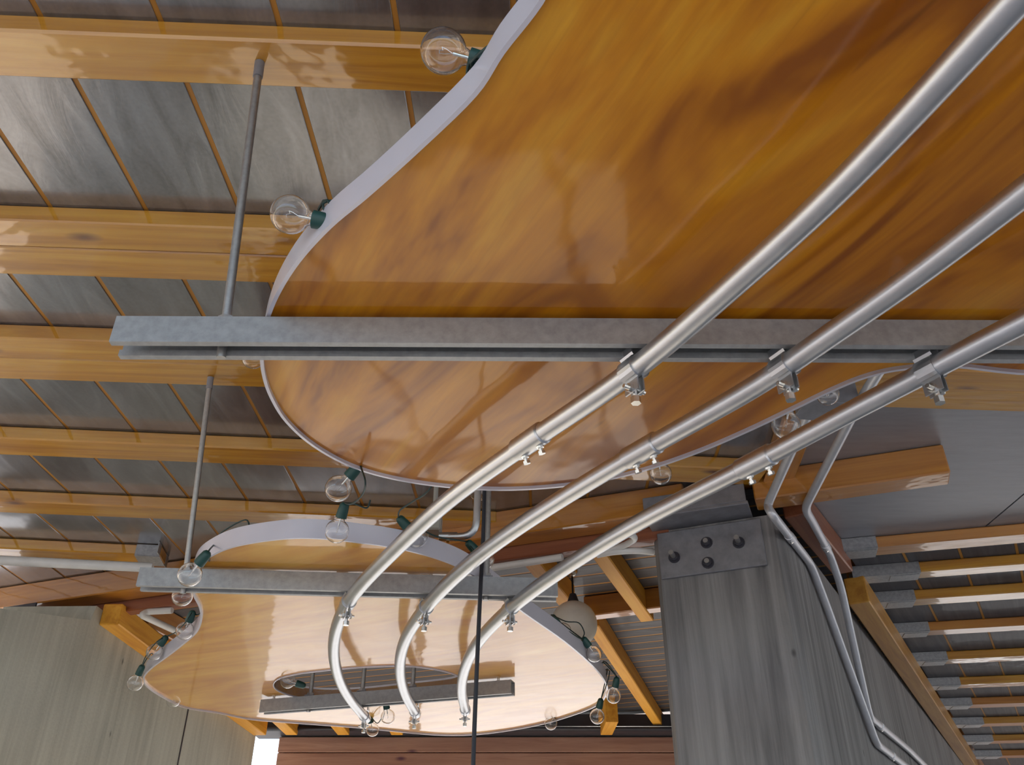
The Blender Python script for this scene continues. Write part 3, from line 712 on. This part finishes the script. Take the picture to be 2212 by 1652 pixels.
B_ = [('a', 958, 110, 50, 1022, 128, 'clear globe bulb in front of the knotty top joist, largest in view'),
      ('b', 627, 463, 43, 680, 474, 'clear globe bulb beside the tall rod, on the left white edge'),
      ('c', 548, 771, 26, 572, 752, 'clear globe bulb half hidden behind the near steel channel'),
      ('d', 731, 1055, 29, 762, 1020, 'clear globe bulb with a tilted green socket under the round end of the big panel'),
      ('e', 728, 1147, 26, 737, 1116, 'clear globe bulb hanging over the white arched edge of the smaller panel'),
      ('f', 900, 1160, 24, 869, 1126, 'clear globe bulb behind the leftmost conduit above the smaller panel'),
      ('g', 1034, 1061, 21, 1030, 1030, 'clear globe bulb in front of the hook-shaped conduit'),
      ('h', 1046, 1208, 22, 1019, 1180, 'clear globe bulb behind the middle conduit beside the black cord'),
      ('i', 1427, 1023, 24, 1423, 1000, 'clear globe bulb under the edge of the big panel near its coupling'),
      ('j', 1698, 918, 31, 1703, 888, 'clear globe bulb between the panel edge and the rightmost conduit'),
      ('k', 1788, 852, 24, 1794, 832, 'small clear globe bulb in front of the flat grey junction box'),
      ('l', 410, 1241, 26, 441, 1203, 'clear globe bulb on the left end of the middle channel'),
      ('m', 394, 1287, 22, 400, 1262, 'clear globe bulb directly under the left end of the middle channel'),
      ('n', 399, 1362, 19, 413, 1330, 'clear globe bulb in the notch of the smaller panel'),
      ('o', 334, 1408, 17.5, 357, 1378, 'clear globe bulb above the left tip of the smaller panel'),
      ('p', 292, 1475, 17, 305, 1444, 'clear globe bulb left of the tip, against bare concrete'),
      ('q', 375, 1512, 14.8, 384, 1496, 'clear globe bulb peeping below the left tip of the smaller panel'),
      ('r', 1217, 1362, 17, 1196, 1335, 'clear globe bulb in front of the cream pendant'),
      ('s', 1284, 1412, 17.5, 1264, 1384, 'clear globe bulb just below the cream pendant'),
      ('t', 1325, 1502, 16.5, 1331, 1472, 'clear globe bulb at the right tip of the smaller panel'),
      ('u', 1290, 1547, 16, 1296, 1520, 'clear globe bulb below the right tip against red planks'),
      ('v', 1190, 1562, 13.8, 1198, 1540, 'clear globe bulb peeping below the right part of the smaller panel'),
      ('w', 838, 1548, 15.5, 834, 1520, 'clear globe bulb between the left and middle conduit ends'),
      ('x', 805, 1576, 13.8, 800, 1556, 'small clear globe bulb under the end of the leftmost conduit'),
      ('y', 622, 1470, 16.2, 660, 1482, 'clear globe bulb lying in the left corner of the slot'),
      ('z', 1238, 1232, 13, 1243, 1216, 'small clear globe bulb under the rightmost conduit left of the pier')]
for b in B_: bulb(*b)
def tail(k): return SOCK[k][0]
def cord(name, P, label, r=.0017, n=5):
    o = mesh(name, tube(smoothline(P, n), r, 7), M_gcord, smooth=True); return tag(o, label, 'cord')
def up(p, z=.0, x=0, y=0): return p+Vector((x, y, z))
IN = {id(P1): offset(P1, -.012), id(P2): offset(P2, -.012)}; OUT = {id(P1): offset(P1, .008), id(P2): offset(P2, .008)}
zc = ZC+.036
def ein(P, px, py):                            # a point of the cord's run lying on top of the panel, just inside its edge
    r_ = U(px, py, ZC); q = min(IN[id(P)], key=lambda p: (p-r_).length); return Vector((q.x, q.y, ZC+.033))
def over(P, key, dz=.004):                     # where the cord crosses the edge band to reach a socket
    r_ = tail(key); q = min(OUT[id(P)], key=lambda p: (Vector((p.x, p.y, 0))-Vector((r_.x, r_.y, 0))).length); return Vector((q.x, q.y, zc+dz))
def ov(P, px, py):
    r_ = U(px, py, ZC); q = min(OUT[id(P)], key=lambda p: (p-r_).length); return Vector((q.x, q.y, zc+.004))
cord('string_cord', [ein(P1, 1130, 60), over(P1, 'a'), tail('a'), over(P1, 'a', .008), ein(P1, 950, 270), ein(P1, 760, 440), over(P1, 'b'), tail('b'), over(P1, 'b', .008), ein(P1, 620, 600), ein(P1, 580, 690), over(P1, 'c'), tail('c')], 'dark green light cord lying along the left white edge of the big panel')
cord('string_cord', [over(P1, 'c', .009), ein(P1, 575, 800), ein(P1, 620, 900), ein(P1, 690, 960), over(P1, 'd'), tail('d'), D(789, 1040, 1.46), D(783, 1068, 1.52), D(760, 1088, 1.58), tail('e'), D(766, 1088, 1.62), D(792, 1097, 1.64), D(800, 1080, 1.64)], 'dark green light cord drooping between two bulbs under the round panel end')
cord('string_cord', [tail('f'), D(864, 1102, 1.7), D(893, 1082, 1.66), D(925, 1060, 1.6), ov(P1, 948, 1046), ein(P1, 975, 1040), ein(P1, 1000, 1043), ein(P1, 1028, 1047), over(P1, 'g'), tail('g')], 'dark green light cord slanting behind the leftmost conduit')
cord('string_cord', [tail('f')+Vector((0, .006, .004)), D(905, 1140, 1.84), D(942, 1158, 1.87), D(985, 1166, 1.87), tail('h')], 'dark green light cord looping past the white conduit end')
cord('string_cord', [ein(P1, 1250, 1036), ein(P1, 1400, 1003), over(P1, 'i'), tail('i'), over(P1, 'i', .008), ein(P1, 1550, 948), ein(P1, 1680, 888), over(P1, 'j'), tail('j'), over(P1, 'j', .008), ein(P1, 1760, 850), over(P1, 'k'), tail('k')], 'dark green light cord hidden above the far edge of the big panel')
cord('string_cord', [ein(P2, 520, 1172), over(P2, 'l', .012), D(478, 1150, 1.86), D(463, 1175, 1.88), tail('l'), D(452, 1212, 1.9), ein(P2, 428, 1224), over(P2, 'm'), tail('m'), over(P2, 'm', .01), ein(P2, 438, 1320), over(P2, 'n'), tail('n'), D(400, 1345, 2.3), D(378, 1366, 2.4), tail('o'), D(340, 1385, 2.5), D(318, 1412, 2.55), tail('p'), over(P2, 'p'), ein(P2, 330, 1484), over(P2, 'q'), tail('q')], 'dark green light cord winding round the notched left side of the smaller panel')
cord('string_cord', [tail('h')+Vector((0, .006, .004)), over(P2, 'h'), ein(P2, 1050, 1260), ein(P2, 1128, 1320), over(P2, 'r'), tail('r'), D(1222, 1342, 2.45), D(1250, 1345, 2.5), D(1262, 1365, 2.5), tail('s'), over(P2, 's'), ein(P2, 1300, 1463), over(P2, 't'), tail('t'), over(P2, 't', .008), ein(P2, 1304, 1500), over(P2, 'u'), tail('u'), over(P2, 'u', .008), ein(P2, 1216, 1546), over(P2, 'v'), tail('v'), over(P2, 'v', .008), ein(P2, 1033, 1580), ein(P2, 850, 1574), over(P2, 'x'), tail('x'), D(815, 1562, 3.15), D(828, 1540, 3.05), tail('w')], 'dark green light cord along the right edge of the smaller panel past the pendant')
